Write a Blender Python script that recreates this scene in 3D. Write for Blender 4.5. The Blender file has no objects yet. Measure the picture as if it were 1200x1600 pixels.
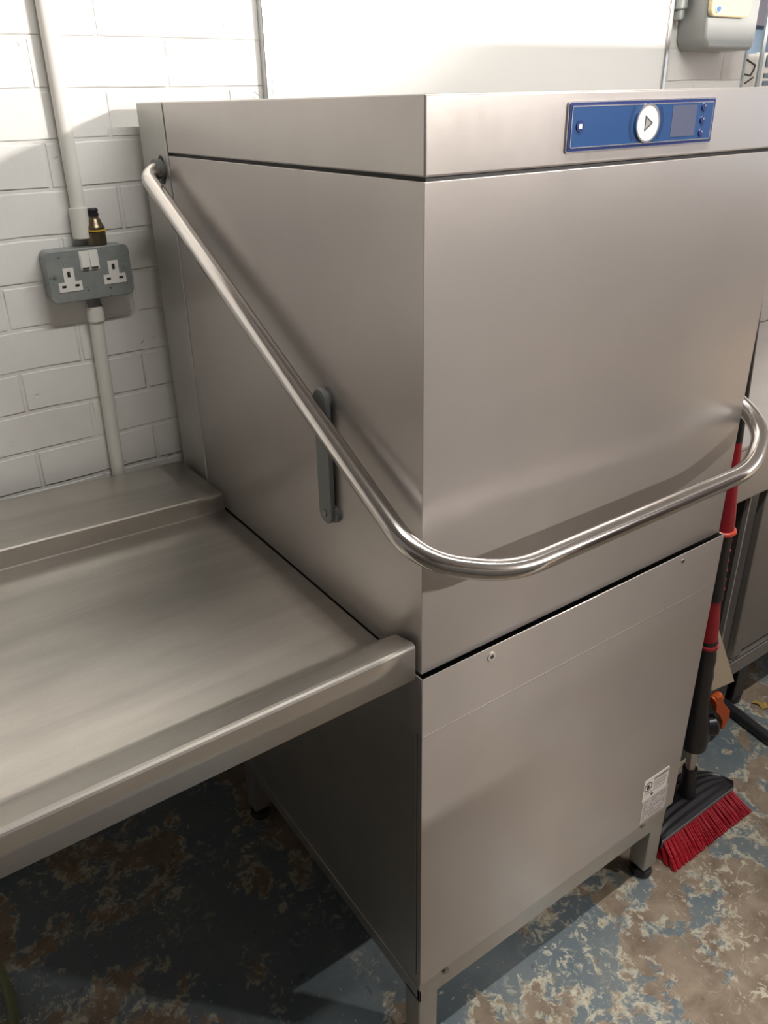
import bpy, bmesh, math, random
from mathutils import Vector, Matrix
random.seed(7)
SC = bpy.context.scene
COL = SC.collection
PI = math.pi

# ------------------------------------------------------------------ materials
def new_mat(name):
    m = bpy.data.materials.new(name); m.use_nodes = True
    nt = m.node_tree; b = nt.nodes['Principled BSDF']
    return m, nt, b
def plain(name, col, rough=.5, metal=0., coat=0., spec=None, emit=None, estr=0.):
    m, nt, b = new_mat(name)
    b.inputs['Base Color'].default_value = (*col, 1)
    b.inputs['Roughness'].default_value = rough
    b.inputs['Metallic'].default_value = metal
    b.inputs['Coat Weight'].default_value = coat
    if spec is not None: b.inputs['Specular IOR Level'].default_value = spec
    if emit:
        b.inputs['Emission Color'].default_value = (*emit, 1)
        b.inputs['Emission Strength'].default_value = estr
    return m
def N(nt, t, **kw):
    n = nt.nodes.new(t)
    for k, v in kw.items():
        if k in n.inputs: n.inputs[k].default_value = v
        else: setattr(n, k, v)
    return n
def ramp(nt, fac, stops, mode='LINEAR'):
    r = nt.nodes.new('ShaderNodeValToRGB'); r.color_ramp.interpolation = mode
    e = r.color_ramp.elements
    while len(e) < len(stops): e.new(.5)
    for k, (p, c) in enumerate(stops):
        e[k].position = p; e[k].color = (*c, 1) if len(c) == 3 else c
    nt.links.new(fac, r.inputs[0]); return r.outputs[0]
def coords(nt, scale=(1, 1, 1), loc=(0, 0, 0), rot=(0, 0, 0)):
    g = nt.nodes.new('ShaderNodeNewGeometry')
    mp = nt.nodes.new('ShaderNodeMapping')
    mp.inputs['Scale'].default_value = scale; mp.inputs['Location'].default_value = loc
    mp.inputs['Rotation'].default_value = rot
    nt.links.new(g.outputs['Position'], mp.inputs['Vector'])
    return mp.outputs[0], g
def noise(nt, vec, scale, detail=4, rough=.5, dist=0.):
    n = N(nt, 'ShaderNodeTexNoise'); n.inputs['Scale'].default_value = scale
    n.inputs['Detail'].default_value = detail; n.inputs['Roughness'].default_value = rough
    n.inputs['Distortion'].default_value = dist
    nt.links.new(vec, n.inputs['Vector']); return n.outputs['Fac']
def math_(nt, op, a, b, clamp=False):
    n = nt.nodes.new('ShaderNodeMath'); n.operation = op; n.use_clamp = clamp
    for i, v in enumerate((a, b)):
        if isinstance(v, (int, float)): n.inputs[i].default_value = v
        else: nt.links.new(v, n.inputs[i])
    return n.outputs[0]
def mix(nt, fac, a, b):
    n = nt.nodes.new('ShaderNodeMix'); n.data_type = 'RGBA'
    for i, v in ((0, fac), (6, a), (7, b)):
        if isinstance(v, (int, float)): n.inputs[i].default_value = v
        elif isinstance(v, tuple): n.inputs[i].default_value = (*v, 1)
        else: nt.links.new(v, n.inputs[i])
    return n.outputs[2]
def bump(nt, b, h, strength, dist):
    n = nt.nodes.new('ShaderNodeBump'); n.inputs['Strength'].default_value = strength
    n.inputs['Distance'].default_value = dist
    nt.links.new(h, n.inputs['Height']); nt.links.new(n.outputs[0], b.inputs['Normal'])

def steel(name, col=(.62, .595, .57), rough=.33, aniso=.45, horizontal='cross', streak=0., grime=.25, metal=.72):
    """brushed stainless steel; the brushing runs horizontally"""
    m, nt, b = new_mat(name)
    b.inputs['Metallic'].default_value = metal
    v1, g = coords(nt, (1, 1, 1))
    blot = noise(nt, v1, 5.5, 5, .55)
    fine = noise(nt, v1, 60, 3, .6)
    base = mix(nt, ramp(nt, blot, [(.35, (0, 0, 0)), (.7, (1, 1, 1))]), col, tuple(c * (1 - grime * .45) for c in col))
    v2, _ = coords(nt, (14, 14, 900))
    grain = noise(nt, v2, 1.0, 3, .6)
    v3, _ = coords(nt, (420, 420, 1500))
    grain2 = noise(nt, v3, 1.0, 2, .6)
    rr = math_(nt, 'MULTIPLY_ADD', blot, .16); nt.nodes[-1]
    mul = nt.nodes.new('ShaderNodeMath'); mul.operation = 'MULTIPLY_ADD'
    nt.links.new(blot, mul.inputs[0]); mul.inputs[1].default_value = .16; mul.inputs[2].default_value = rough - .08
    r2 = nt.nodes.new('ShaderNodeMath'); r2.operation = 'MULTIPLY_ADD'
    nt.links.new(fine, r2.inputs[0]); r2.inputs[1].default_value = .05; nt.links.new(mul.outputs[0], r2.inputs[2])
    rough_out = math_(nt, 'MAXIMUM', r2.outputs[0], .30)
    if streak:
        v4, _ = coords(nt, (1.0, 9, 3), rot=(0, 0, .10))
        st = noise(nt, v4, 1.0, 5, .65, .3)
        s = ramp(nt, st, [(.45, (0, 0, 0)), (.70, (1, 1, 1))])
        base = mix(nt, math_(nt, 'MULTIPLY', s, streak), base, tuple(c * .42 for c in col))
        v5, _ = coords(nt, (5, 160, 20), rot=(0, 0, -.35))
        sc = noise(nt, v5, 1.0, 3, .7, .6)
        s2 = ramp(nt, sc, [(.64, (0, 0, 0)), (.72, (1, 1, 1))])
        base = mix(nt, math_(nt, 'MULTIPLY', s2, .35), base, (.75, .73, .70))
    nt.links.new(base, b.inputs['Base Color'])
    nt.links.new(rough_out, b.inputs['Roughness'])
    b.inputs['Anisotropic'].default_value = aniso
    if horizontal == 'cross':
        c = nt.nodes.new('ShaderNodeVectorMath'); c.operation = 'CROSS_PRODUCT'
        nt.links.new(g.outputs['True Normal'], c.inputs[0]); c.inputs[1].default_value = (0.001, 0.002, 1)
        nt.links.new(c.outputs[0], b.inputs['Tangent'])
    else:
        c = nt.nodes.new('ShaderNodeCombineXYZ'); c.inputs[0].default_value = 1; c.inputs[1].default_value = .01
        nt.links.new(c.outputs[0], b.inputs['Tangent'])
    hs = math_(nt, 'ADD', math_(nt, 'MULTIPLY', grain, .5), grain2)
    gr = ramp(nt, hs, [(.45, (.955, .955, .955)), (1.0, (1.03, 1.03, 1.03))])
    mg = nt.nodes.new('ShaderNodeMix'); mg.data_type = 'RGBA'; mg.blend_type = 'MULTIPLY'; mg.inputs[0].default_value = 1
    if hasattr(base, 'node'): nt.links.new(base, mg.inputs[6])
    nt.links.new(gr, mg.inputs[7]); nt.links.new(mg.outputs[2], b.inputs['Base Color'])
    return m

M = {}
M['steel'] = steel('brushed_steel', col=(.49, .460, .436), rough=.30, aniso=.45, metal=.66, grime=.15)
M['steel_side'] = steel('brushed_steel_side', col=(.49, .48, .455), rough=.34, grime=.3, metal=.8)
M['steel_table'] = steel('worn_table_steel', col=(.64, .61, .56), rough=.27, aniso=.5, horizontal='x', streak=.42, metal=.92)
M['steel_edge'] = steel('table_edge_steel', col=(.64, .615, .58), rough=.28, aniso=.3, horizontal='x')
M['steel_dull'] = steel('dull_steel', col=(.33, .31, .29), rough=.45, aniso=.2)
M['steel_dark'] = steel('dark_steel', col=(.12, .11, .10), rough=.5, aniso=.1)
M['tube'] = plain('polished_tube_steel', (.60, .575, .55), .13, 1.)
M['dark'] = plain('dark_gap', (.012, .012, .014), .6)
M['rubber'] = plain('black_rubber', (.015, .015, .018), .45)
M['grey_plastic'] = plain('grey_plastic', (.17, .18, .18), .45)
M['blue'] = plain('panel_blue', (.022, .075, .215), .22, coat=.4)
M['blue_dark'] = plain('panel_dark_blue', (.012, .03, .15), .25, coat=.4)
M['blue_mid'] = plain('panel_ring_blue', (.013, .042, .14), .25, coat=.4)
M['screen'] = plain('unlit_display', (.115, .13, .20), .12, coat=.6)
M['silver'] = plain('silver_trim', (.75, .75, .78), .22, 1.)
M['white_button'] = plain('white_button', (.82, .83, .80), .3)
M['ink'] = plain('black_ink', (.02, .02, .02), .6)
M['grey_ink'] = plain('grey_ink', (.20, .185, .17), .6)
M['sticker'] = plain('sticker_paper', (.66, .62, .58), .45)
M['sticker_clear'] = plain('faded_sticker', (.46, .43, .42), .4)
M['pvc'] = plain('white_pvc', (.74, .73, .68), .35)
M['brass'] = plain('tarnished_brass', (.20, .165, .11), .35, .9)
M['brass_yellow'] = plain('yellow_washer', (.75, .48, .06), .4)
M['chrome'] = plain('chrome_screw', (.8, .8, .8), .15, 1.)
M['socket_white'] = plain('white_insert', (.78, .77, .73), .35)
M['alu'] = plain('aluminium_trim', (.55, .55, .54), .35, 1.)
M['board'] = plain('glossy_whiteboard', (.88, .88, .85), .4, coat=.15)
M['cream'] = plain('cream_plastic', (.62, .51, .30), .35)
M['disp_grey'] = plain('pale_grey_plastic', (.30, .31, .295), .3)
M['disp_light'] = plain('light_grey_plastic', (.42, .45, .43), .3)
M['disp_blue'] = plain('blue_button', (.06, .17, .52), .3)
M['red'] = plain('red_plastic', (.33, .010, .022), .35)
M['red_lip'] = plain('orange_red_plastic', (.62, .06, .03), .35)
M['orange'] = plain('orange_plastic', (.50, .085, .012), .35)
M['black'] = plain('black_plastic', (.014, .014, .017), .32)
M['card'] = plain('beige_card', (.62, .52, .38), .7)
M['leaf'] = plain('dry_leaf', (.38, .25, .06), .7)
M['hose'] = plain('green_hose', (.10, .12, .05), .5)
M['door_dark'] = plain('dark_timber', (.05, .035, .035), .5)
M['slate'] = plain('slate_blue_paint', (.10, .14, .18), .4)
M['frame_grey'] = plain('frame_paint', (.36, .40, .40), .4)
M['paper'] = plain('printed_paper', (.66, .65, .60), .6)
M['cloth_dark'] = plain('dark_cloth', (.07, .065, .08), .8)

def brick_mat():
    m, nt, b = new_mat('painted_white_brick')
    v, g = coords(nt, (1, 1, 1))
    sep = nt.nodes.new('ShaderNodeSeparateXYZ'); nt.links.new(v, sep.inputs[0])
    cmb = nt.nodes.new('ShaderNodeCombineXYZ')
    wob = noise(nt, v, 6, 2)
    zz = math_(nt, 'ADD', sep.outputs[2], math_(nt, 'MULTIPLY', math_(nt, 'SUBTRACT', wob, .5), .008))
    # x: brick joints at -.037+.225k on the course that ends at z=1.625
    nt.links.new(math_(nt, 'ADD', math_(nt, 'ADD', sep.outputs[0], math_(nt, 'MULTIPLY', sep.outputs[1], 1.0)), -.82 + .037 + 4.5), cmb.inputs[0])
    nt.links.new(math_(nt, 'ADD', zz, -.045 + .0745 * 2), cmb.inputs[1])
    br = nt.nodes.new('ShaderNodeTexBrick')
    br.inputs['Scale'].default_value = 1
    br.inputs['Brick Width'].default_value = .225; br.inputs['Row Height'].default_value = .0743
    br.inputs['Mortar Size'].default_value = .0048; br.inputs['Mortar Smooth'].default_value = .55
    br.offset = .5
    br.inputs['Color1'].default_value = (1, 1, 1, 1); br.inputs['Color2'].default_value = (.93, .93, .93, 1)
    br.inputs['Mortar'].default_value = (0, 0, 0, 1)
    nt.links.new(cmb.outputs[0], br.inputs['Vector'])
    n1 = noise(nt, v, 26, 5, .6); n2 = noise(nt, v, 110, 3, .6)
    # irregular filling of the joints by thick paint
    fill = ramp(nt, noise(nt, v, 9, 3, .6), [(.35, (.25, .25, .25)), (.65, (1, 1, 1))])
    mort = math_(nt, 'MULTIPLY', br.outputs['Fac'], fill)
    h = math_(nt, 'SUBTRACT', math_(nt, 'ADD', math_(nt, 'MULTIPLY', n1, .22), math_(nt, 'MULTIPLY', n2, .05)), math_(nt, 'MULTIPLY', mort, .9))
    dent = ramp(nt, noise(nt, v, 34, 2, .5), [(.70, (0, 0, 0)), (.745, (1, 1, 1))])
    h = math_(nt, 'SUBTRACT', h, math_(nt, 'MULTIPLY', dent, .35))
    bump(nt, b, h, .62, .006)
    c = mix(nt, math_(nt, 'MULTIPLY', mort, .14), (.80, .795, .77), (.52, .49, .46))
    st = ramp(nt, noise(nt, v, 3.5, 5, .6), [(.45, (1, 1, 1)), (.75, (.88, .865, .84))])
    mx = nt.nodes.new('ShaderNodeMix'); mx.data_type = 'RGBA'; mx.blend_type = 'MULTIPLY'; mx.inputs[0].default_value = 1
    nt.links.new(c, mx.inputs[6]); nt.links.new(st, mx.inputs[7])
    nt.links.new(mx.outputs[2], b.inputs['Base Color'])
    b.inputs['Roughness'].default_value = .45
    return m
M['brick'] = brick_mat()

def floor_mat():
    m, nt, b = new_mat('worn_painted_concrete')
    v, g = coords(nt, (1, 1, 1))
    vb, _ = coords(nt, loc=(.35, .2, 0)); big = noise(nt, vb, 3.2, 3, .5, .3)
    mid = noise(nt, v, 11, 6, .62, .5)
    fin = noise(nt, v, 46, 5, .65, .4)
    tiny = noise(nt, v, 190, 3, .6)
    wear = math_(nt, 'ADD', math_(nt, 'MULTIPLY', big, .75), math_(nt, 'ADD', math_(nt, 'MULTIPLY', mid, .5), math_(nt, 'MULTIPLY', fin, .16)))
    # wear: 0.5..0.9
    sp = nt.nodes.new('ShaderNodeSeparateXYZ'); nt.links.new(v, sp.inputs[0])
    tr = nt.nodes.new('ShaderNodeMapRange'); nt.links.new(sp.outputs[1], tr.inputs[0])
    for q, w_ in ((1, -.35), (2, .10), (3, .06), (4, -.045)): tr.inputs[q].default_value = w_
    wear = math_(nt, 'ADD', wear, tr.outputs[0])
    k = ramp(nt, wear, [(.675, (0, 0, 0)), (.70, (1, 1, 1))])
    paint = mix(nt, ramp(nt, noise(nt, v, 7, 4, .6), [(.35, (0, 0, 0)), (.65, (1, 1, 1))]), (.105, .138, .16), (.15, .175, .18))
    conc = mix(nt, ramp(nt, noise(nt, v, 15, 5, .6, .5), [(.3, (0, 0, 0)), (.7, (1, 1, 1))]), (.14, .10, .068), (.28, .225, .165))
    c = mix(nt, k, paint, conc)
    # pale flaked rims along the edges of the wear and small chips
    rim = ramp(nt, wear, [(.655, (0, 0, 0)), (.672, (1, 1, 1)), (.692, (1, 1, 1)), (.712, (0, 0, 0))])
    brk = ramp(nt, noise(nt, v, 24, 5, .7, .8), [(.47, (0, 0, 0)), (.56, (1, 1, 1))])
    c = mix(nt, math_(nt, 'MULTIPLY', rim, math_(nt, 'MULTIPLY', brk, .75)), c, (.50, .47, .36))
    fl = ramp(nt, noise(nt, v, 38, 7, .75, 1.0), [(.545, (0, 0, 0)), (.60, (1, 1, 1))])
    zone = ramp(nt, noise(nt, v, 4.3, 2, .5), [(.45, (0.04, .04, .04)), (.62, (1, 1, 1))])
    c = mix(nt, math_(nt, 'MULTIPLY', fl, math_(nt, 'MULTIPLY', zone, .8)), c, (.52, .49, .38))
    chips = ramp(nt, noise(nt, v, 75, 3, .6), [(.66, (0, 0, 0)), (.73, (1, 1, 1))])
    c = mix(nt, math_(nt, 'MULTIPLY', chips, .8), c, (.50, .46, .33))
    dk = ramp(nt, noise(nt, v, 38, 3, .6, .4), [(.27, (1, 1, 1)), (.33, (0, 0, 0))])
    c = mix(nt, math_(nt, 'MULTIPLY', dk, .7), c, (.085, .05, .03))
    nt.links.new(c, b.inputs['Base Color'])
    nt.links.new(math_(nt, 'ADD', math_(nt, 'MULTIPLY', k, .22), .38), b.inputs['Roughness'])
    h = math_(nt, 'ADD', math_(nt, 'MULTIPLY', k, -.6), math_(nt, 'ADD', math_(nt, 'MULTIPLY', fin, .5), math_(nt, 'MULTIPLY', tiny, .2)))
    bump(nt, b, h, .5, .003)
    return m
M['floor'] = floor_mat()

def socket_mat():
    m, nt, b = new_mat('grey_enamelled_metal')
    v, g = coords(nt)
    ch = ramp(nt, noise(nt, v, 120, 3, .6, .5), [(.66, (0, 0, 0)), (.70, (1, 1, 1))])
    c = mix(nt, ch, (.22, .245, .24), (.07, .045, .03))
    c2 = mix(nt, ramp(nt, noise(nt, v, 40, 3), [(.4, (0, 0, 0)), (.7, (1, 1, 1))]), c, (.27, .29, .28))
    nt.links.new(mix(nt, ch, c2, (.09, .055, .04)), b.inputs['Base Color'])
    b.inputs['Roughness'].default_value = .38
    bump(nt, b, noise(nt, v, 300, 2), .25, .0006)
    return m
M['socket'] = socket_mat()
def bristle_mat():
    m, nt, b = new_mat('red_bristles')
    v, g = coords(nt, (500, 500, 40))
    c = mix(nt, noise(nt, v, 1, 2), (.26, .006, .015), (.58, .025, .045))
    nt.links.new(c, b.inputs['Base Color']); b.inputs['Roughness'].default_value = .45
    return m
M['bristle'] = bristle_mat()
def plaster(name, col):
    m, nt, b = new_mat(name)
    v, g = coords(nt)
    nt.links.new(mix(nt, noise(nt, v, 3, 4), col, tuple(c * .9 for c in col)), b.inputs['Base Color'])
    b.inputs['Roughness'].default_value = .7
    bump(nt, b, noise(nt, v, 60, 3), .2, .002)
    return m
M['plaster'] = plaster('cream_plaster', (.20, .19, .185))
M['ceil'] = plaster('white_ceiling', (.33, .32, .31))
M['tube_light'] = plain('lit_tube', (1, 1, 1), .5, emit=(1, .97, .92), estr=1)
M['tube_light_far'] = plain('lit_far_tube', (1, 1, 1), .5, emit=(1, .90, .83), estr=1)
M['daylight'] = plain('daylight_sky', (1, 1, 1), .5, emit=(.80, .88, 1), estr=1)
M['fixture'] = plain('white_fixture', (.8, .8, .8), .4)

# ------------------------------------------------------------------ mesh helpers
def link(o, parent=None):
    COL.objects.link(o)
    if parent: o.parent = parent
    return o
def tag(o, label=None, cat=None, group=None, kind=None):
    if label: o['label'] = label
    if cat: o['category'] = cat
    if group: o['group'] = group
    if kind: o['kind'] = kind
    return o
def thing(name, loc, label, cat, group=None):
    o = bpy.data.objects.new(name, None); o.location = loc; o.empty_display_size = .05
    COL.objects.link(o); return tag(o, label, cat, group)
def finish(name, bm, mat, parent=None, smooth=False, bevel=0., seg=2, angle=35):
    """links a mesh given in world coordinates, keeping it in place under its parent"""
    bmesh.ops.recalc_face_normals(bm, faces=bm.faces)
    if parent is not None:
        bmesh.ops.translate(bm, verts=bm.verts, vec=-wloc(parent))
    me = bpy.data.meshes.new(name); bm.to_mesh(me); bm.free()
    for m in (mat if isinstance(mat, (list, tuple)) else [mat]): me.materials.append(M[m] if isinstance(m, str) else m)
    o = bpy.data.objects.new(name, me); link(o, parent)
    if smooth or bevel:
        for p in me.polygons: p.use_smooth = True
        me.set_sharp_from_angle(angle=math.radians(angle if not bevel else 60))
    if bevel:
        bv = o.modifiers.new('bevel', 'BEVEL'); bv.width = bevel; bv.segments = seg; bv.limit_method = 'ANGLE'; bv.angle_limit = math.radians(40)
    return o
def wloc(o):
    v = Vector((0, 0, 0))
    while o is not None: v += o.location; o = o.parent
    return v
def bx(bm, x0, x1, y0, y1, z0, z1, f=None, mi=0):
    vs = []
    for x in (x0, x1):
        for y in (y0, y1):
            for z in (z0, z1):
                vs.append(bm.verts.new(f(Vector((x, y, z))) if f else (x, y, z)))
    for q in ((0, 1, 3, 2), (4, 6, 7, 5), (0, 4, 5, 1), (2, 3, 7, 6), (0, 2, 6, 4), (1, 5, 7, 3)):
        fc = bm.faces.new([vs[i] for i in q]); fc.material_index = mi
    return vs
def box(name, x0, x1, y0, y1, z0, z1, mat, parent=None, bevel=0., seg=2):
    bm = bmesh.new(); bx(bm, x0, x1, y0, y1, z0, z1)
    return finish(name, bm, mat, parent, bevel=bevel, seg=seg)
def lathe(bm, prof, origin, axis, seg=32, closed=True):
    """prof: (distance along axis, radius)"""
    a = Vector(axis).normalized(); o = Vector(origin)
    u = a.orthogonal().normalized(); w = a.cross(u)
    rings = []
    for t, r in prof:
        if r < 1e-6: rings.append([bm.verts.new(o + a * t)])
        else: rings.append([bm.verts.new(o + a * t + (u * math.cos(2 * PI * k / seg) + w * math.sin(2 * PI * k / seg)) * r) for k in range(seg)])
    for A, B in zip(rings, rings[1:]):
        if len(A) == 1 and len(B) == 1: continue
        for k in range(seg):
            k2 = (k + 1) % seg
            if len(A) == 1: bm.faces.new([A[0], B[k], B[k2]])
            elif len(B) == 1: bm.faces.new([A[k], B[0], A[k2]])
            else: bm.faces.new([A[k], B[k], B[k2], A[k2]])
    if closed:
        for R in (rings[0], rings[-1]):
            if len(R) > 1: bm.faces.new(R)
def cyl(name, p0, p1, r, mat, parent=None, seg=32, r2=None):
    bm = bmesh.new(); p0 = Vector(p0); p1 = Vector(p1); L = (p1 - p0).length
    lathe(bm, [(0, r), (L, r if r2 is None else r2)], p0, p1 - p0, seg)
    return finish(name, bm, mat, parent, smooth=True)
def roundpath(pts, rad, n=8):
    """fillets the corners of a polyline"""
    P = [Vector(p) for p in pts]; out = [P[0]]
    for i in range(1, len(P) - 1):
        a, b, c = P[i - 1], P[i], P[i + 1]
        r = min(rad, (a - b).length * .49, (c - b).length * .49)
        p = b + (a - b).normalized() * r; q = b + (c - b).normalized() * r
        for k in range(n + 1):
            t = k / n; out.append((1 - t) ** 2 * p + 2 * t * (1 - t) * b + t * t * q)
    out.append(P[-1]); return out
def sweep(bm, pts, r, seg=20, rf=None):
    P = [Vector(p) for p in pts]; n = len(P)
    t0 = (P[1] - P[0]).normalized(); u = t0.orthogonal().normalized(); rings = []
    for i in range(n):
        t = ((P[min(i + 1, n - 1)] - P[i]).normalized() + (P[i] - P[max(i - 1, 0)]).normalized()).normalized()
        u = (u - t * u.dot(t)).normalized(); w = t.cross(u); rr = rf(i / (n - 1)) if rf else r
        rings.append([bm.verts.new(P[i] + (u * math.cos(2 * PI * k / seg) + w * math.sin(2 * PI * k / seg)) * rr) for k in range(seg)])
    for A, B in zip(rings, rings[1:]):
        for k in range(seg): bm.faces.new([A[k], A[(k + 1) % seg], B[(k + 1) % seg], B[k]])
    bm.faces.new(rings[0]); bm.faces.new(rings[-1])
def prism(bm, poly, vec):
    """poly: list of 3D points of one face, extruded by vec"""
    a = [bm.verts.new(p) for p in poly]; b = [bm.verts.new(Vector(p) + Vector(vec)) for p in poly]
    bm.faces.new(a); bm.faces.new(b[::-1]); n = len(a)
    for i in range(n): bm.faces.new([a[i], a[(i + 1) % n], b[(i + 1) % n], b[i]])
def rrect(cx, cz, w, h, r, n=6):
    pts = []
    for sx, sz, a0 in ((1, 1, 0), (-1, 1, 90), (-1, -1, 180), (1, -1, 270)):
        for k in range(n + 1):
            a = math.radians(a0 + 90 * k / n)
            pts.append((cx + sx * (w / 2 - r) + r * math.cos(a), cz + sz * (h / 2 - r) + r * math.sin(a)))
    return pts
def plateXZ(name, pts, y0, y1, mat, parent=None, bevel=0.):
    bm = bmesh.new(); prism(bm, [(x, y0, z) for x, z in pts], (0, y1 - y0, 0))
    return finish(name, bm, mat, parent, bevel=bevel)
def circ(cx, cz, r, n=40): return [(cx + r * math.cos(2 * PI * k / n), cz + r * math.sin(2 * PI * k / n)) for k in range(n)]
def ring_xz(name, cx, cz, r0, r1, y0, y1, mat, parent=None, n=48):
    bm = bmesh.new(); L = []
    for (r, y) in ((r0, y0), (r1, y0), (r1, y1), (r0, y1)):
        L.append([bm.verts.new((cx + r * math.cos(2 * PI * k / n), y, cz + r * math.sin(2 * PI * k / n))) for k in range(n)])
    for a in range(4):
        A, B = L[a], L[(a + 1) % 4]
        for k in range(n): bm.faces.new([A[k], A[(k + 1) % n], B[(k + 1) % n], B[k]])
    return finish(name, bm, mat, parent)
def text_mesh(name, s, size, loc, mat, parent, bold=0.):
    cu = bpy.data.curves.new(name, 'FONT'); cu.body = s; cu.size = size; cu.extrude = .0001; cu.offset = bold
    tmp = bpy.data.objects.new(name + '_tmp', cu); COL.objects.link(tmp)
    dg = bpy.context.evaluated_depsgraph_get(); me = bpy.data.meshes.new_from_object(tmp.evaluated_get(dg))
    bpy.data.objects.remove(tmp, do_unlink=True)
    me.transform(Matrix.Translation(Vector(loc) - wloc(parent)) @ Matrix.Rotation(PI / 2, 4, 'X'))
    me.materials.clear(); me.materials.append(M[mat])
    o = bpy.data.objects.new(name, me); return link(o, parent)

# ------------------------------------------------------------------ room shell
WY = .82                               # face of the brick wall
RX, LX, FY, CZ = 4.6, -2.6, -4.8, 2.62
def struct(o): o['kind'] = 'structure'; return o
struct(box('floor', LX - .2, RX + 1.2, FY - .2, WY + 2.0, -.1, 0, 'floor'))
struct(box('ceiling', LX - .2, RX + 1.2, FY - .2, WY + 2.0, CZ, CZ + .1, 'ceil'))
bm = bmesh.new()
HX0, HX1, HZ0, HZ1 = 1.752, 2.75, 1.42, 2.2      # serving hatch through the brick wall
bx(bm, LX - .2, HX0, WY, WY + .11, 0, CZ)
bx(bm, HX0, HX1, WY, WY + .11, 0, HZ0); bx(bm, HX0, HX1, WY, WY + .11, HZ1, CZ); bx(bm, HX1, RX + .2, WY, WY + .11, 0, CZ)
struct(finish('wall_back', bm, 'brick'))
struct(box('wall_left', LX - .1, LX, FY, WY, 0, CZ, 'plaster'))
# right wall with an added doorway and a window
DY0, DY1, VY0, VY1, VZ0, VZ1 = -3.7, -2.65, -2.3, -1.1, 1.0, 2.1
bm = bmesh.new()
bx(bm, RX, RX + .1, FY, DY0, 0, CZ); bx(bm, RX, RX + .1, DY0, DY1, 2.15, CZ); bx(bm, RX, RX + .1, DY1, VY0, 0, CZ)
bx(bm, RX, RX + .1, VY0, VY1, 0, VZ0); bx(bm, RX, RX + .1, VY0, VY1, VZ1, CZ); bx(bm, RX, RX + .1, VY1, WY, 0, CZ)
struct(finish('wall_right', bm, 'plaster'))
struct(box('added_dark_door', RX + .02, RX + .07, DY0, DY1, 0, 2.15, 'door_dark'))  # unseen dark door, placed for its reflection in the hood front
bm = bmesh.new()
for a in (VY0, (VY0 + VY1) / 2 - .03, VY1 - .06): bx(bm, RX + .02, RX + .08, a, a + .06, VZ0, VZ1)
for a in (VZ0, VZ1 - .06): bx(bm, RX + .02, RX + .08, VY0, VY1, a, a + .06)
struct(finish('window_1', bm, 'fixture'))
struct(box('added_dark_cabinet', 1.72, 2.75, -1.85, -1.35, 0, 2.05, 'door_dark'))  # unseen tall cabinet block, added to give the hood a dark reflection
struct(box('wall_front', LX, RX, FY - .1, FY, 0, CZ, 'brick'))
struct(box('light_block_wall', LX, 1.04, -1.32, -1.20, 0, 1.22, 'plaster'))  # unseen, added to keep the far lamp off floor and lower panel
# hatch window_2 : post, frame and the slate-coloured shutter behind
bm = bmesh.new()
bx(bm, HX0 - .005, HX0 + .001, WY - .004, WY + .11, HZ0, HZ1)
bx(bm, 1.858, 1.872, WY + .02, WY + .026, HZ0, HZ1); bx(bm, HX0, HX1, WY + .0, WY + .13, HZ0 - .02, HZ0)
w2 = struct(finish('window_2', bm, 'frame_grey'))
struct(box('wall_beyond', HX0 - .25, HX1 + .3, WY + .55, WY + .6, .9, CZ, 'slate'))
struct(box('trim_1', HX0 - .25, HX1 + .3, WY + .50, WY + .55, 1.72, 2.3, 'cloth_dark'))
# ------------------------------------------------------------------ things by the hatch
nt_ = thing('notice', (1.86, WY + .06, HZ0), 'white printed notice with black line drawing seen left of the hatch post', 'notice')
plateXZ('sheet', [(1.79, HZ0), (1.905, HZ0), (1.905, 1.604), (1.835, 1.601), (1.815, 1.585), (1.79, 1.57)], WY + .062, WY + .065, 'paper', nt_)
bm = bmesh.new()
for (a, b_) in (((1.838, 1.592), (1.870, 1.582)), ((1.868, 1.583), (1.900, 1.573)), ((1.900, 1.573), (1.896, 1.562)), ((1.830, 1.557), (1.852, 1.550)), ((1.852, 1.550), (1.884, 1.546)), ((1.884, 1.546), (1.898, 1.563)), ((1.862, 1.526), (1.900, 1.541)), ((1.846, 1.528), (1.850, 1.531))):
    a = Vector((a[0], WY + .059, a[1])); c = Vector((b_[0], WY + .059, b_[1])); d = (c - a).normalized(); q = Vector((-d.z, 0, d.x)) * .0016
    prism(bm, [a - q, a + q, c + q, c - q], (0, .003, 0))
finish('drawing', bm, 'ink', nt_)
n2 = thing('poster', (1.97, WY + .07, HZ0), 'pale poster with blue printed block right of the hatch post', 'poster')
plateXZ('sheet', [(1.912, HZ0), (2.10, HZ0), (2.10, 1.606), (1.912, 1.606)], WY + .070, WY + .073, 'paper', n2)
bm = bmesh.new(); bx(bm, 1.965, 2.09, WY + .067, WY + .071, 1.568, 1.60)
for k in range(6): bx(bm, 1.965, 2.09, WY + .067, WY + .071, 1.44 + .02 * k, 1.452 + .02 * k)
finish('printed_block', bm, 'slate', n2)

# ------------------------------------------------------------------ whiteboard
wb = thing('whiteboard', (.83, WY, 1.25), 'large glossy whiteboard with aluminium frame hung behind the dishwasher', 'whiteboard')
box('board', .272, 1.386, WY - .012, WY - .003, 1.20, 2.20, 'board', wb)
bm = bmesh.new()
for x0, x1, z0, z1 in ((.258, .272, 1.186, 2.214), (1.386, 1.400, 1.186, 2.214), (.272, 1.386, 1.186, 1.20), (.272, 1.386, 2.20, 2.214)):
    bx(bm, x0, x1, WY - .017, WY - .001, z0, z1)
finish('frame', bm, 'alu', wb, bevel=.002)

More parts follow.
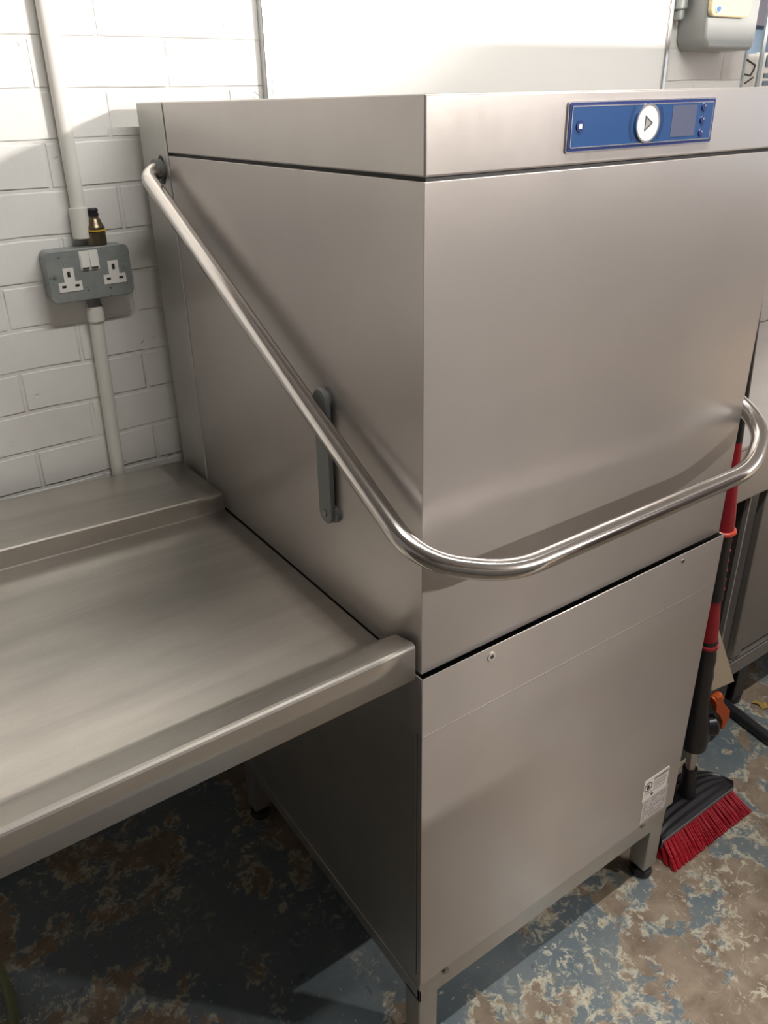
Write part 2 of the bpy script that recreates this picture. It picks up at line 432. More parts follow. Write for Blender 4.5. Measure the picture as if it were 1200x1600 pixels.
# ------------------------------------------------------------------ dispensers
dp = thing('towel_dispenser', (1.52, WY, 1.6), 'grey plastic wall dispenser with cream cover and blue dot', 'dispenser')
bm = bmesh.new()
prof = [(1.458, 1.600), (1.640, 1.600), (1.652, 1.612), (1.655, 1.98), (1.430, 1.98), (1.440, 1.625)]
prism(bm, [(x, WY - .085, z) for x, z in prof], (0, .085, 0)); finish('body', bm, 'disp_grey', dp, bevel=.012, seg=3)
plateXZ('cover', rrect(1.513, 1.84, .160, .338, .018), WY - .098, WY - .086, 'cream', dp, bevel=.003)
ring_xz('button_ring', 1.4575, 1.6865, .0, .0088, WY - .1005, WY - .098, 'white_button', dp)
plateXZ('button', circ(1.4575, 1.6865, .0062), WY - .103, WY - .1005, 'disp_blue', dp)
dq = thing('soap_dispenser', (1.416, WY, 1.68), 'slim pale grey wall dispenser between the whiteboard and the cream-fronted dispenser', 'dispenser')
box('body', 1.403, 1.429, WY - .034, WY, 1.690, 1.90, 'disp_light', dq, bevel=.005, seg=3)
box('nozzle', 1.410, 1.426, WY - .030, WY - .006, 1.668, 1.691, 'disp_light', dq, bevel=.004)

# ------------------------------------------------------------------ conduits and socket
cu = thing('conduit', (-.119, WY - .014, 1.31), 'white plastic conduit pipe running up the wall from the socket', 'pipe')
cyl('pipe', (-.115, WY - .014, 1.34), (-.110, WY - .014, CZ), .0125, 'pvc', cu)
cyl('coupler', (-.117, WY - .016, 1.303), (-.116, WY - .016, 1.352), .0155, 'pvc', cu)
cl = thing('conduit', (-.12, WY - .014, 0), 'white plastic conduit pipe running down the wall below the socket', 'pipe')
cyl('pipe', (-.134, WY - .0125, .45), (-.117, WY - .014, 1.19), .0125, 'pvc', cl)
cyl('coupler', (-.1175, WY - .016, 1.160), (-.117, WY - .016, 1.186), .0150, 'pvc', cl)
cyl('nut', (-.117, WY - .018, 1.186), (-.117, WY - .018, 1.212), .0115, 'grey_plastic', cl)

so = thing('wall_socket', (-.121, WY, 1.25), 'grey metal double wall socket with white switches', 'socket')
SY = WY - .045
SX, SZ, SW, SH = -.121, 1.247, .140, .084
plateXZ('back_box', rrect(SX, SZ, SW, SH, .010), SY + .006, WY - .001, 'socket', so, bevel=.002)
plateXZ('faceplate', rrect(SX, SZ, SW + .003, SH + .003, .011), SY, SY + .005, 'socket', so, bevel=.0015)
for cx, cz in ((SX - .037, SZ - .008), (SX + .040, SZ - .004)):
    bm = bmesh.new()
    T = [(cx - .0195, cz - .017), (cx + .0195, cz - .017), (cx + .0195, cz - .001), (cx + .009, cz - .001), (cx + .009, cz + .022), (cx - .009, cz + .022), (cx - .009, cz - .001), (cx - .0195, cz - .001)]
    prism(bm, [(x, SY - .0012, z) for x, z in T], (0, .002, 0))
    ins = finish('outlet_insert', bm, 'socket_white', so)
    bm = bmesh.new()
    bx(bm, cx - .0025, cx + .0025, SY - .0016, SY, cz + .007, cz + .016)
    bx(bm, cx - .0145, cx - .0075, SY - .0016, SY, cz - .010, cz - .006); bx(bm, cx + .0075, cx + .0145, SY - .0016, SY, cz - .010, cz - .006)
    finish('pin_slots', bm, 'ink', ins)
for dx in (-.0085, .0065):
    bm = bmesh.new(); x0 = SX + .002 + dx; z0 = SZ + .010
    prism(bm, [(x0 - .0065, SY - .001, z0), (x0 - .0065, SY - .0045, z0 + .002), (x0 - .0065, SY - .0015, z0 + .026), (x0 - .0065, SY + .001, z0 + .026)], (.013, 0, 0))
    sw = finish('rocker_switch', bm, 'socket_white', so)
    box('switch_mark', x0 - .005, x0 + .005, SY - .0046, SY - .002, z0 - .0006, z0 + .0008, 'ink', sw)
plateXZ('switch_surround', rrect(SX + .001, SZ + .023, .032, .032, .002), SY - .0009, SY + .001, 'socket_white', so)
for cx, cz in ((SX - .0605, SZ + .002), (SX + .0605, SZ + .006)):
    cyl('screw', (cx, SY + .001, cz), (cx, SY - .0018, cz), .0032, 'chrome', so, 16)
gl = thing('cable_gland', (-.094, WY - .02, 1.29), 'tarnished brass cable gland on top of the grey socket', 'gland')
bm = bmesh.new(); lathe(bm, [(0, .0165), (.021, .0165), (.023, .015)], (-.094, WY - .022, 1.2905), (0, 0, 1), 8); finish('hex_body', bm, 'brass', gl, smooth=True, angle=30)
bm = bmesh.new(); lathe(bm, [(0, .0175), (.0022, .0175)], (-.094, WY - .022, 1.3135), (0, 0, 1), 24); finish('washer', bm, 'brass_yellow', gl, smooth=True)
bm = bmesh.new(); lathe(bm, [(0, .0155), (.004, .0155), (.010, .0120), (.016, .0105), (.019, .0080), (.023, .0080)], (-.094, WY - .022, 1.3157), (0, 0, 1), 24); finish('dome', bm, 'brass', gl, smooth=True, angle=30)
bm = bmesh.new(); lathe(bm, [(0, .0088), (.004, .0090), (.0045, .0078), (.0065, .0078), (.007, .0090), (.010, .0090), (.012, .0075)], (-.094, WY - .022, 1.338), (0, 0, 1), 24); finish('end_plug', bm, 'rubber', gl, smooth=True, angle=30)

# ------------------------------------------------------------------ the dishwasher
W, H, ZL, ZS, D, CB = .635, 1.51, 1.4326, .834, .6614, .780
dw = thing('dishwasher', (W / 2, .39, 0), 'tall stainless steel hood-type commercial dishwasher with tubular handle', 'dishwasher')
def shell(name, x0, x1, y0, y1, z0, z1, mat, t=.0015, bev=.0022, top=False, back=True):
    """box of sheet metal, open underneath"""
    bm = bmesh.new(); bx(bm, x0, x1, y0, y1, z0, z1)
    o = finish(name, bm, mat, dw, bevel=bev, seg=3); return o
cap = shell('hood_cap', 0, W, 0, D, ZL + .004, H, 'steel')
# hood: open bottom, folded sheet
bm = bmesh.new(); bx(bm, 0, W, 0, D, ZS, ZL)
bm.faces.ensure_lookup_table()
low = min(bm.faces, key=lambda f: f.calc_center_median().z); bmesh.ops.delete(bm, geom=[low], context='FACES')
hood = finish('hood', bm, 'steel', dw)
sd = hood.modifiers.new('sheet', 'SOLIDIFY'); sd.thickness = .002; sd.offset = -1
bv = hood.modifiers.new('bevel', 'BEVEL'); bv.width = .0022; bv.segments = 3; bv.limit_method = 'ANGLE'
for p in hood.data.polygons: p.use_smooth = True
hood.data.set_sharp_from_angle(angle=math.radians(60))
box('hood_gap_shade', .006, W - .006, .006, D - .004, ZL - .012, ZL + .012, 'dark', dw)  # near-black core, the groove's shade put into its colour
box('column_gap_shade', .008, W - .008, D - .004, D + .010, .25, H - .005, 'dark', dw)  # dark filler that paints the shade in the column joint
# dent on the hood front
# rear column, with the slot for the handle pivot
bm = bmesh.new(); bx(bm, 0, W, D + .004, CB, .16, H)
finish('rear_column', bm, 'steel_side', dw, bevel=.002)
# base
box('base_cabinet', .002, W - .002, .004, D + .003, .160, ZS - .035, 'steel_side', dw, bevel=.002)
box('wash_tank', .007, W - .007, .007, D - .01, ZS - .036, ZS - .012, 'dark', dw)  # tank in near-black, shade of the gap under the hood painted in
bm = bmesh.new()
bx(bm, -.0045, W + .0045, -.0078, -.0062, .2087, ZS - .002)           # front sheet
bx(bm, -.0045, -.003, -.0062, .020, .735, ZS - .002); bx(bm, W + .003, W + .0045, -.0062, .020, .735, ZS - .002)
bx(bm, -.0015, 0, -.0062, .006, .2087, .735); bx(bm, W, W + .0015, -.0062, .006, .2087, .735)
bx(bm, 0, W, -.0062, .004, .210, .2115)
fp = finish('front_panel', bm, 'steel', dw, bevel=.0006, seg=1)
box('panel_fold', -.0046, W + .0046, -.0083, -.0076, .7345, .7352, 'steel_dull', dw)
for x, z in ((.115, .818), (.530, .821)):
    r = .0068 if x < .3 else .0032
    plateXZ('panel_screw', circ(x, z - .002, r, 24), -.0092, -.0076, 'steel_edge', dw)
    plateXZ('screw_hole', circ(x, z - .002, .0032, 20), -.0096, -.0090, 'ink', dw)
box('edge_seam_highlight', -.0012, .002, .0085, .0105, .215, .735, 'steel_edge', dw)  # panel seam, its highlight put into a paler steel strip
# frame under the panel
bm = bmesh.new(); bx(bm, .0, W, 0, .006, .150, .2087); bx(bm, 0, W, .006, .04, .150, .156)
bx(bm, 0, .004, .0, D, .150, .18); bx(bm, W - .004, W, 0, D, .150, .18); bx(bm, 0, W, D - .01, D, .15, .18)
finish('base_frame', bm, 'steel_side', dw, bevel=.0008, seg=1)
plateXZ('frame_bolt', circ(.054, .190, .0065, 6), -.005, .0005, 'steel_dull', dw)
plateXZ('frame_bolt', circ(.556, .196, .0065, 6), -.005, .0005, 'steel_dull', dw)
for x, y in ((.0, .0), (W - .04, .0), (.0, D - .045), (W - .04, D - .045)):
    lg = box('leg', x + .0005, x + .0395, y + .0007, y + .0405, .030, .152, 'steel_side', dw, bevel=.0025, seg=3)
    bm = bmesh.new(); lathe(bm, [(0, .021), (.008, .023), (.016, .020), (.018, .012), (.034, .012)], (x + .02, y + .0205, 0), (0, 0, 1), 28)
    finish('foot', bm, 'rubber', lg, smooth=True, angle=30)
# handle: one bent tube from pivot to pivot
S_ = .0275; HR = .0132
pts = [(.012, .700, 1.416), (-.0275, .684, 1.404), (-.0275, -.0275, 1.0264), (.0771, -.0745, .998),
       (W - .0771, -.0745, .998), (W + .0275, -.0275, 1.0264), (W + .0275, .684, 1.404), (W - .012, .700, 1.416)]
pts[1] = (-.0300, .690, 1.404); pts[6] = (W + .0300, .690, 1.404)
bm = bmesh.new()
P = [Vector(pts[0])] 
path = []
radii = [0, .026, .055, .045, .045, .055, .026, 0]
path.append(Vector(pts[0]))
for i in range(1, 7):
    a, b_, c = Vector(pts[i - 1]), Vector(pts[i]), Vector(pts[i + 1]); r = min(radii[i], (a - b_).length * .48, (c - b_).length * .48)
    p = b_ + (a - b_).normalized() * r; q = b_ + (c - b_).normalized() * r
    for k in range(11): t = k / 10; path.append((1 - t) ** 2 * p + 2 * t * (1 - t) * b_ + t * t * q)
path.append(Vector(pts[-1]))
sweep(bm, path, HR, 28)
hd = finish('handle', bm, 'tube', dw, smooth=True, angle=50); hd['label'] = 'bright tubular lift handle'
for sx, x in ((-1, 0), (1, W)):
    bm = bmesh.new(); prism(bm, [(x + sx * .0006, y, z) for y, z in [(.6965 + .013 * math.cos(a), 1.410 + .022 * math.sin(a)) for a in [2 * PI * k / 24 for k in range(24)]]], (sx * .0008, 0, 0))
    finish('pivot_slot', bm, 'ink', dw)
    bm = bmesh.new(); sweep(bm, [(x - sx * .006, .698, 1.412), (x + sx * .013, .697, 1.4115)], .0155, 20)
    finish('pivot_bush', bm, 'grey_plastic', dw, smooth=True)
    # link arm on the hood side
    y0, z0, y1, z1 = .206, 1.153, .206, .988; r = .0165
    poly = [(y0 + r * math.cos(a), z0 + r * math.sin(a)) for a in [PI * k / 12 for k in range(13)]] + [(y1 + r * math.cos(a), z1 + r * math.sin(a)) for a in [PI + PI * k / 12 for k in range(13)]]
    bm = bmesh.new(); prism(bm, [(x + sx * .004, y, z) for y, z in poly], (sx * .0075, 0, 0))
    la = finish('link_arm', bm, 'grey_plastic', dw, bevel=.0015)
    cyl('spacer', (x - sx * .0005, y1 - .012, z1), (x + sx * .006, y1 - .012, z1), .012, 'grey_plastic', la)
    cyl('spacer', (x - sx * .0005, y0, z0), (x + sx * .006, y0, z0), .012, 'grey_plastic', la)
    cyl('bolt', (x + sx * .011, y1, z1), (x + sx * .0135, y1, z1), .0055, 'steel_dull', la, 6)
# control panel
cx0, cx1, cz0, cz1 = .190, .4445, 1.4492, 1.5000
cp = plateXZ('control_panel', rrect((cx0 + cx1) / 2, (cz0 + cz1) / 2, cx1 - cx0, cz1 - cz0, .003), -.0022, .001, 'silver', dw)
plateXZ('panel_border', rrect((cx0 + cx1) / 2, (cz0 + cz1) / 2, cx1 - cx0 - .003, cz1 - cz0 - .003, .002), -.0030, -.0021, 'blue_dark', cp)
bm = bmesh.new(); a0, a1, b0, b1 = cx0 + .0045, cx1 - .0045, cz0 + .0045, cz1 - .0045; t = .0011
for q in ((a0, a1, b0, b0 + t), (a0, a1, b1 - t, b1), (a0, a0 + t, b0, b1), (a1 - t, a1, b0, b1)): bx(bm, q[0], q[1], -.0036, -.0029, q[2], q[3])
finish('silver_outline', bm, 'silver', cp)
box('blue_field', a0 + t, a1 - t, -.0034, -.0029, b0 + t, b1 - t, 'blue', cp)
ccx, ccz = .3175, (cz0 + cz1) / 2 + .0005
for s_ in (0, PI):
    bm = bmesh.new(); prev = None
    for k in range(21):
        a = s_ - .66 + 1.32 * k / 20
        q = [bm.verts.new((ccx + r_ * math.cos(a), -.0036, ccz + r_ * math.sin(a))) for r_ in (.0262, .0300)]
        if prev: bm.faces.new([prev[0], prev[1], q[1], q[0]])
        prev = q
    finish('halo_arc', bm, 'blue_mid', cp)
ring_xz('button_rim', ccx, ccz, .0185, .0205, -.0060, -.003, 'silver', cp)
sb = plateXZ('start_button', circ(ccx, ccz, .0190), -.0056, -.003, 'white_button', cp)
bm = bmesh.new(); tri = [(ccx - .0055, ccz - .0085), (ccx - .0055, ccz + .0085), (ccx + .0085, ccz)]
cxx, czz = sum(p[0] for p in tri) / 3, sum(p[1] for p in tri) / 3
inn = [(cxx + (x - cxx) * .74, czz + (z - czz) * .74) for x, z in tri]
for k in range(3):
    k2 = (k + 1) % 3
    prism(bm, [(x, -.0060, z) for x, z in (tri[k], tri[k2], inn[k2], inn[k])], (0, .0005, 0))
finish('play_symbol', bm, 'ink', sb)
bm = bmesh.new(); prism(bm, [(x, -.0058, z) for x, z in inn], (0, .0004, 0)); finish('play_window', bm, 'disp_grey', sb)
box('display', .3625, .4075, -.0037, -.0032, b0 + .005, b1 - .003, 'screen', cp)
for k, z in enumerate((1.4895, 1.4755, 1.4615)):
    bt = plateXZ('key', circ(.4205, z, .0046, 24), -.0046, -.003, 'blue_dark', cp, bevel=.0008)
    plateXZ('key_mark', circ(.4213, z + .0014, .0013, 12), -.0050, -.0044, 'silver', bt)
pk = plateXZ('power_key', circ(.2075, 1.4755, .0058, 24), -.0044, -.003, 'blue_dark', cp)
box('power_mark', .2053, .2097, -.0049, -.0043, 1.4728, 1.4775, 'white_button', pk)
# stickers at the lower right corner of the front panel
YP = -.0078
stk = plateXZ('warning_label', [(.528, .272), (.605, .272), (.605, .345 - .014), (.598, .331), (.598, .331), (.535, .331)][0:0] or rrect(.567, .305, .074, .054, .003), YP - .0006, YP + .0001, 'sticker', dw)
stk['label'] = 'off-white warning label'
ring_xz('pictogram_ring', .5435, .312, .0095, .0115, YP - .0010, YP - .0004, 'ink', stk)
bm = bmesh.new(); c0 = Vector((.5435, YP - .0010, .312)); q = Vector((.0007, 0, .0007))
prism(bm, [c0 + Vector((-.007, 0, .007)) - q, c0 + Vector((-.007, 0, .007)) + q, c0 + Vector((.007, 0, -.007)) + q, c0 + Vector((.007, 0, -.007)) - q], (0, .0005, 0))
bx(bm, .5415, .5460, YP - .0010, YP - .0005, .306, .317); bx(bm, .5395, .5425, YP - .0010, YP - .0005, .306, .311)
finish('pictogram', bm, 'ink', stk)
text_mesh('heading', 'WARNING', .0088, (.5585, YP - .0007, .3205), 'ink', stk, .00018)
bm = bmesh.new()
for k in range(5):
    x = .560
    while x < .596:
        w = random.uniform(.002, .006); bx(bm, x, min(x + w, .598), YP - .0009, YP - .0004, .3150 - .0036 * k, .3164 - .0036 * k); x += w + .0012
x = .535
while x < .598:
    w = random.uniform(.003, .007); bx(bm, x, min(x + w, .600), YP - .0009, YP - .0004, .2935, .2955); x += w + .0012
finish('small_print', bm, 'grey_ink', stk)
plateXZ('label_hole', circ(.5585, .2865, .0034, 16), YP - .0011, YP + .0005, 'ink', dw)
st2 = plateXZ('rating_label', rrect(.573, .248, .076, .060, .002), YP - .0004, YP + .0001, 'sticker_clear', dw)
st2['label'] = 'faded rating label'
bm = bmesh.new()
for k in range(7):
    x = .540
    while x < .604:
        w = random.uniform(.004, .012)
        if random.random() < .72: bx(bm, x, min(x + w, .606), YP - .0007, YP - .0002, .270 - .0075 * k, .2722 - .0075 * k)
        x += w + .0018
finish('small_print', bm, 'grey_ink', st2)

# ------------------------------------------------------------------ inlet table at the left
tb = thing('dish_table', (-.65, .39, 0), 'stainless steel dish table with raised front rim joined to the left of the dishwasher', 'table')
TX0, TX1 = -1.30, -.008
def tilt(v):
    t = max(0., min(1., v.y / .78))
    return Vector((v.x, v.y, v.z + (-v.x) * .040 * t * t * (3 - 2 * t)))
prof = [(.0045, .829), (.0045, .8780), (.0053, .8802), (.0070, .8815), (.0095, .8820), (.0420, .8735), (.0455, .8718), (.0840, .8400), (.0900, .8383), (.0960, .8380),
        (.20, .8378), (.32, .8374), (.44, .8368), (.5745, .8360), (.5765, .8385), (.5775, .8640), (.5785, .8668), (.5815, .8678), (.68, .8640), (.7790, .8610), (.7790, .820)]
bm = bmesh.new(); xs = [TX0 + (TX1 - TX0) * k / 24 for k in range(25)]
rows = []
for x in xs: rows.append([bm.verts.new(tilt(Vector((x, y, z)))) for y, z in prof])
for A, B in zip(rows, rows[1:]):
    for k in range(len(prof) - 1): bm.faces.new([A[k], A[k + 1], B[k + 1], B[k]])
o = finish('table_top', bm, 'steel_table', tb, smooth=True, angle=14)
sd = o.modifiers.new('sheet', 'SOLIDIFY'); sd.thickness = .002; sd.offset = 1
# closed right-hand end of the front rim
bm = bmesh.new(); prism(bm, [(TX1 - .001, y, z) for y, z in [(.0045, .829)] + prof[1:8] + [(.084, .829)]], (.0025, 0, 0)); finish('rim_end', bm, 'steel_edge', tb, bevel=.0008)
bm = bmesh.new()
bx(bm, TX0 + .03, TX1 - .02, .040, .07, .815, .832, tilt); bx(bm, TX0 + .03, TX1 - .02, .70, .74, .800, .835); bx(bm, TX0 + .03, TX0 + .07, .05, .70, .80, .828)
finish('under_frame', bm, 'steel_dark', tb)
for x, y in ((TX0 + .03, .02), (TX0 + .03, .70)):
    lg = box('leg', x, x + .04, y, y + .04, .03, .805, 'steel_side', tb, bevel=.002)
    cyl('foot', (x + .02, y + .02, 0), (x + .02, y + .02, .032), .018, 'rubber', lg)

# ------------------------------------------------------------------ sink unit to the right
sk = thing('sink_unit', (1.7, .5, 0), 'stainless steel sink counter with under-cupboard to the right of the dishwasher', 'counter')
bm = bmesh.new()
bx(bm, .672, 2.6, .200, .780, .812, .822); bx(bm, .672, 2.6, .200, .212, .682, .812); bx(bm, .672, .680, .212, .78, .70, .812)
finish('worktop', bm, 'steel', sk, bevel=.003, seg=3)
box('splashback', .672, 2.6, .772, .800, .822, .985, 'steel', sk, bevel=.003)
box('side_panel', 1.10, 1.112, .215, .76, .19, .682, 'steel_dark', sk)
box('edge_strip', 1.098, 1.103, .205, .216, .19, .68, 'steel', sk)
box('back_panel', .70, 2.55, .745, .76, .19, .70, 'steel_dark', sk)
bm = bmesh.new(); bx(bm, 1.10, 2.55, .200, .76, .180, .188); bx(bm, 1.12, 2.55, .198, .204, .145, .188); finish('bottom_shelf', bm, 'steel_dull', sk, bevel=.001)
plateXZ('shelf_hole', circ(1.2, 1.2, .001, 3), 0, .001, 'ink', sk) if False else None
box('door_stile', 1.168, 1.204, .205, .225, .19, .682, 'steel_dull', sk, bevel=.003)
box('door', 1.204, 1.70, .212, .228, .195, .68, 'steel_dull', sk, bevel=.003)
box('door', 1.71, 2.20, .212, .228, .195, .68, 'steel_dull', sk, bevel=.003)
for x, y in ((1.235, .215), (2.45, .215), (1.235, .70), (2.45, .70)):
    lg = box('leg', x, x + .05, y, y + .05, .012, .182, 'black', sk, bevel=.004)
    cyl('foot', (x + .025, y + .025, 0), (x + .025, y + .025, .014), .03, 'rubber', lg)

# ------------------------------------------------------------------ broom
br = thing('broom', (.80, .05, 0), 'broom with red bristles and red and black grip handle, standing beside the dishwasher', 'broom')
A0 = Vector((.812, .062, .095)); ax = (Vector((.741, .062, 1.0)) - A0).normalized()
def seg(name, t0, t1, prof, mat, s=28):
    bm = bmesh.new(); lathe(bm, prof, A0 + ax * t0, ax, s); return finish(name, bm, mat, br, smooth=True, angle=40)
seg('pole', -.02, 1, [(-.02, .0105), (.16, .0105)], 'steel_edge')
seg('lower_grip', .12, 0, [(0, .017), (.004, .027), (.03, .030), (.075, .026), (.10, .021), (.13, .0185), (.16, .0205), (.18, .0185), (.205, .0205), (.225, .0185), (.25, .0205), (.275, .0185), (.30, .019)], 'black')
seg('red_sleeve', .405, 0, [(-.002, .0215), (.004, .0215), (.008, .0175), (.05, .0165), (.115, .0130)], 'red')
gp = seg('middle_grip', .52, 0, [(0, .0155), (.155, .0155)], 'black')
bm = bmesh.new()
for k in range(6):
    c = A0 + ax * (.545 + .022 * k) + Vector((.009, -.0125, 0)).normalized() * .0150
    lathe(bm, [(-.001, .0025), (.0015, .0032), (.002, 0)], c, (.009, -.0125, 0), 12)
finish('grip_dots', bm, 'red_lip', gp)
seg('sleeve_lip', .672, 0, [(0, .020), (.003, .0225), (.007, .0215), (.009, .018)], 'red_lip')
seg('red_sleeve', .681, 0, [(0, .0180), (.03, .0165), (.12, .0120), (.185, .0095)], 'red')
seg('upper_pole', .86, 0, [(0, .0100), (.30, .0090), (.31, 0)], 'black')
# orange latch on the lower grip
lc = A0 + ax * .175
bm = bmesh.new(); cc = lc + Vector((.030, -.010, .0))
lathe(bm, [(-.012, .0), (-.010, .022), (.012, .024), (.018, .018), (.02, 0)], cc, (.8, -.5, .1), 24)
lh = finish('latch_housing', bm, 'black', br, smooth=True, angle=40)
bm = bmesh.new()
lp = [(0.010, .062), (.020, .066), (.034, .040), (.056, .012), (.058, -.012), (.050, -.034), (.040, -.036), (.040, -.012), (.028, .008), (.014, .024)]
prism(bm, [lc + Vector((.012 + a, -.020 - .2 * a, b_ + .022)) for a, b_ in lp], (.004, .012, 0))
finish('latch_lever', bm, 'orange', br, bevel=.0015)
bm = bmesh.new(); sweep(bm, [lc + Vector((.022, -.012, .07)), lc + Vector((.045, -.014, .076))], .011, 16); finish('latch_knob', bm, 'orange', br, smooth=True)
# socket and head
bm = bmesh.new(); sweep(bm, [A0 + ax * .055, A0, Vector((.818, .064, .055)), Vector((.822, .066, .035))], .016, 24, rf=lambda t: .0155 + .012 * t * t)
finish('socket', bm, 'black', br, smooth=True, angle=50)
bm = bmesh.new()
hx0, hx1 = .672, .932
def hp(x, t):                       # curved back of the head
    k = (x - (hx0 + hx1) / 2) / ((hx1 - hx0) / 2); depth = .088 * math.sqrt(max(0., 1 - abs(k) ** 3.2)) + .008
    return .018 + depth * t
n = 36; rings = []
for i in range(n + 1):
    x = hx0 + (hx1 - hx0) * i / n; r = []
    for j in range(13):
        t = j / 12; z = .046 + .020 * math.sin(PI * min(1, t * .62 + .12)) + (.0022 if j % 2 else 0)
        r.append(bm.verts.new((x, hp(x, t), z)))
    for j in (12, 0): r.append(bm.verts.new((x, hp(x, j / 12), .030)))
    rings.append(r)
for A, B in zip(rings, rings[1:]):
    m_ = len(A)
    for k in range(m_): bm.faces.new([A[k], A[(k + 1) % m_], B[(k + 1) % m_], B[k]])
bm.faces.new(rings[0]); bm.faces.new(rings[-1])
finish('brush_head', bm, 'black', br, smooth=True, angle=25)
bm = bmesh.new(); prism(bm, [(hx0, .0165, .052), (hx0, .0165, .030), (hx0, .020, .030), (hx0, .020, .052)], (hx1 - hx0, 0, 0)); finish('edge_trim', bm, 'grey_plastic', br)
# bristle tufts, splayed forward
bm = bmesh.new()
nt2 = 22
for i in range(nt2):
    for j in range(3):
        for s in range(26):
            fx = (i + .5) / nt2; x0 = hx0 + .004 + (hx1 - hx0 - .008) * fx + random.uniform(-.0045, .0045)
            y0 = .020 + j * .015 + random.uniform(-.004, .004)
            x1 = .668 + (.950 - .668) * fx + random.uniform(-.006, .006); y1 = -.022 + j * .019 + random.uniform(-.005, .005)
            p0 = Vector((x0, y0, .046)); p1 = Vector(((x0 + x1) / 2, (y0 + y1) / 2 - .004, .024)); p2 = Vector((x1, y1, random.uniform(.001, .004)))
            r = .0016
            prev = None
            for p in (p0, p1, p2):
                ring = [bm.verts.new(p + Vector((r * math.cos(a), r * math.sin(a), 0))) for a in (0, 2.09, 4.19)]
                if prev:
                    for k in range(3): bm.faces.new([prev[k], prev[(k + 1) % 3], ring[(k + 1) % 3], ring[k]])
                prev = ring
bf = finish('bristles', bm, 'bristle', br); bf['kind'] = 'stuff'

# ------------------------------------------------------------------ odds and ends on the floor
bm = bmesh.new(); prism(bm, [(.985, .160, .40), (1.113, .160, .178), (.985, .165, .195), (.93, .170, .23)], (.001, .003, 0))
tag(finish('card_sheet', bm, 'card', None), 'beige card corner sticking out behind the broom handle', 'card')
bm = bmesh.new(); prism(bm, [(.90, .165, 0), (1.095, .165, 0), (1.10, .165, .1775), (.985, .165, .1935), (.90, .165, .215)], (.01, .10, 0))
tag(finish('black_crate', bm, 'black', None, bevel=.006), 'black plastic tub behind the broom handle under the beige card', 'tub')
bm = bmesh.new(); sweep(bm, [(1.208, .235, .0155), (1.182, .070, .0155)], .0155, 20)
tag(finish('black_pipe', bm, 'rubber', None, smooth=True), 'short black pipe lying on the floor before the sink counter leg', 'pipe')
bm = bmesh.new(); pts_ = [(1.285, .185), (1.293, .172), (1.287, .158), (1.294, .148), (1.306, .152), (1.312, .163), (1.304, .170), (1.300, .182), (1.290, .190)]
vs = [bm.verts.new((x, y, .004 + .004 * math.sin(9 * i))) for i, (x, y) in enumerate(pts_)]; cc = bm.verts.new((1.298, .167, .010))
for i in range(len(vs)): bm.faces.new([vs[i], vs[(i + 1) % len(vs)], cc])
lf = finish('dry_leaf', bm, 'leaf', None); sd = lf.modifiers.new('t', 'SOLIDIFY'); sd.thickness = .0012
tag(lf, 'small dry yellow leaf on the floor near the black pipe', 'leaf')
bm = bmesh.new(); sweep(bm, roundpath([(-.70, .95 - .20, .009), (-.578, .64, .009), (-.563, .53, .009), (-.575, .40, .009), (-.62, .25, .009)], .1), .009, 14)
tag(finish('floor_hose', bm, 'hose', None, smooth=True), 'dull green hose curving over the floor beneath the dish table', 'hose')

# ------------------------------------------------------------------ lights
def fixture(x0, x1, y, mat, label, parent_name='ceiling_light', r=.02, drop=.06):
    t = thing(parent_name, ((x0 + x1) / 2, y, CZ), label, 'light')
    box('housing', x0 - .03, x1 + .03, y - .04, y + .04, CZ - .05, CZ, 'fixture', t, bevel=.004)
    cyl('tube', (x0, y, CZ - .05 - drop * .5), (x1, y, CZ - .05 - drop * .5), r, mat, t, 20)
    for x in (x0, x1): box('end_cap', x - .008, x + .008, y - .02, y + .02, CZ - .105, CZ - .05, 'fixture', t)
    return t
fixture(-.3, 1.2, -.32, 'tube_light', 'fluorescent tube fitting on the ceiling directly above the dishwasher front')
fixture(2.5, 3.8, -3.55, 'tube_light_far', 'fluorescent tube fitting on the ceiling in the far corner of the room', r=.03)
M['tube_light'].node_tree.nodes['Principled BSDF'].inputs['Emission Strength'].default_value = 6
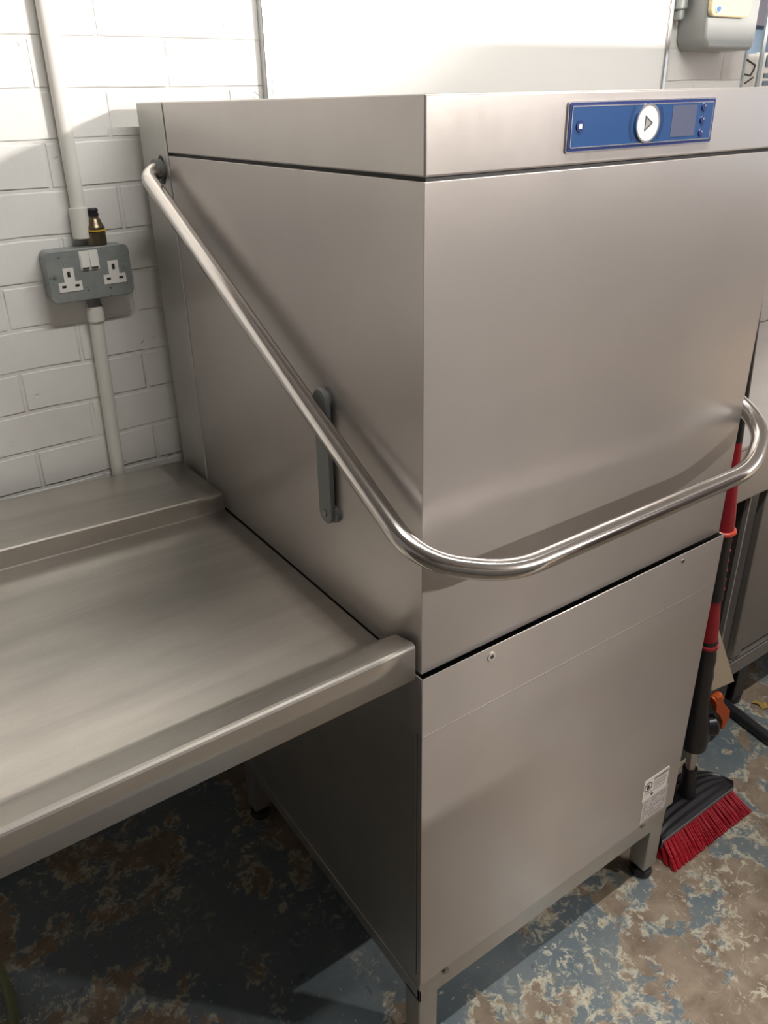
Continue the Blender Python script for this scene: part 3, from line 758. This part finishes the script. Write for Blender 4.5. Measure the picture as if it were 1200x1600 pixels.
M['tube_light_far'].node_tree.nodes['Principled BSDF'].inputs['Emission Strength'].default_value = 6
def batten(name, loc, target, sx, sy, power, col):
    ld = bpy.data.lights.new(name, 'AREA'); ld.shape = 'RECTANGLE'; ld.size = sx; ld.size_y = sy; ld.energy = power; ld.color = col
    o = bpy.data.objects.new(name, ld); COL.objects.link(o); o.location = loc
    d = Vector(target) - Vector(loc); d.x = 0; z = -d.normalized(); x = Vector((1, 0, 0)); y = z.cross(x)
    o.matrix_world = Matrix.Translation(Vector(loc)) @ Matrix((x, y, z)).transposed().to_4x4(); return o
batten('batten_lamp_over_machine', (.45, -.32, 2.49), (.45, -.20, 0), 1.5, .04, 38, (1, .975, .93))
batten('batten_lamp_far_corner', (3.1, -3.5, 2.47), (3.1 - 1.2, 0, .9), 1.1, .05, 660, (1, .925, .875))
wd = SC.world or bpy.data.worlds.new('World'); SC.world = wd; wd.use_nodes = True
wd.node_tree.nodes['Background'].inputs[0].default_value = (.75, .85, 1, 1)
wd.node_tree.nodes['Background'].inputs[1].default_value = 4.0

# ------------------------------------------------------------------ camera
cd = bpy.data.cameras.new('camera'); cam = bpy.data.objects.new('camera', cd); COL.objects.link(cam)
yaw, pit, roll = .59156, -.44801, -.02386
fw = Vector((math.cos(pit) * math.sin(yaw), math.cos(pit) * math.cos(yaw), math.sin(pit)))
r = Vector((math.cos(yaw), -math.sin(yaw), 0)); u = r.cross(fw)
r2 = r * math.cos(roll) + u * math.sin(roll); u2 = -r * math.sin(roll) + u * math.cos(roll)
mt = Matrix((r2, u2, -fw)).transposed().to_4x4(); mt.translation = Vector((-.5091, -.65363, 1.50572))
cam.matrix_world = mt
cd.sensor_fit = 'AUTO'; cd.sensor_width = 36; cd.lens = 1250.776 * 36 / 1600
cd.shift_x = 18.746 / 1600; cd.shift_y = -42.499 / 1600
cd.clip_start = .02
SC.camera = cam
SC.view_settings.view_transform = 'Standard'; SC.view_settings.look = 'None'
SC.view_settings.gamma = 1; SC.view_settings.use_curve_mapping = False
SC.view_settings.exposure = -0.33
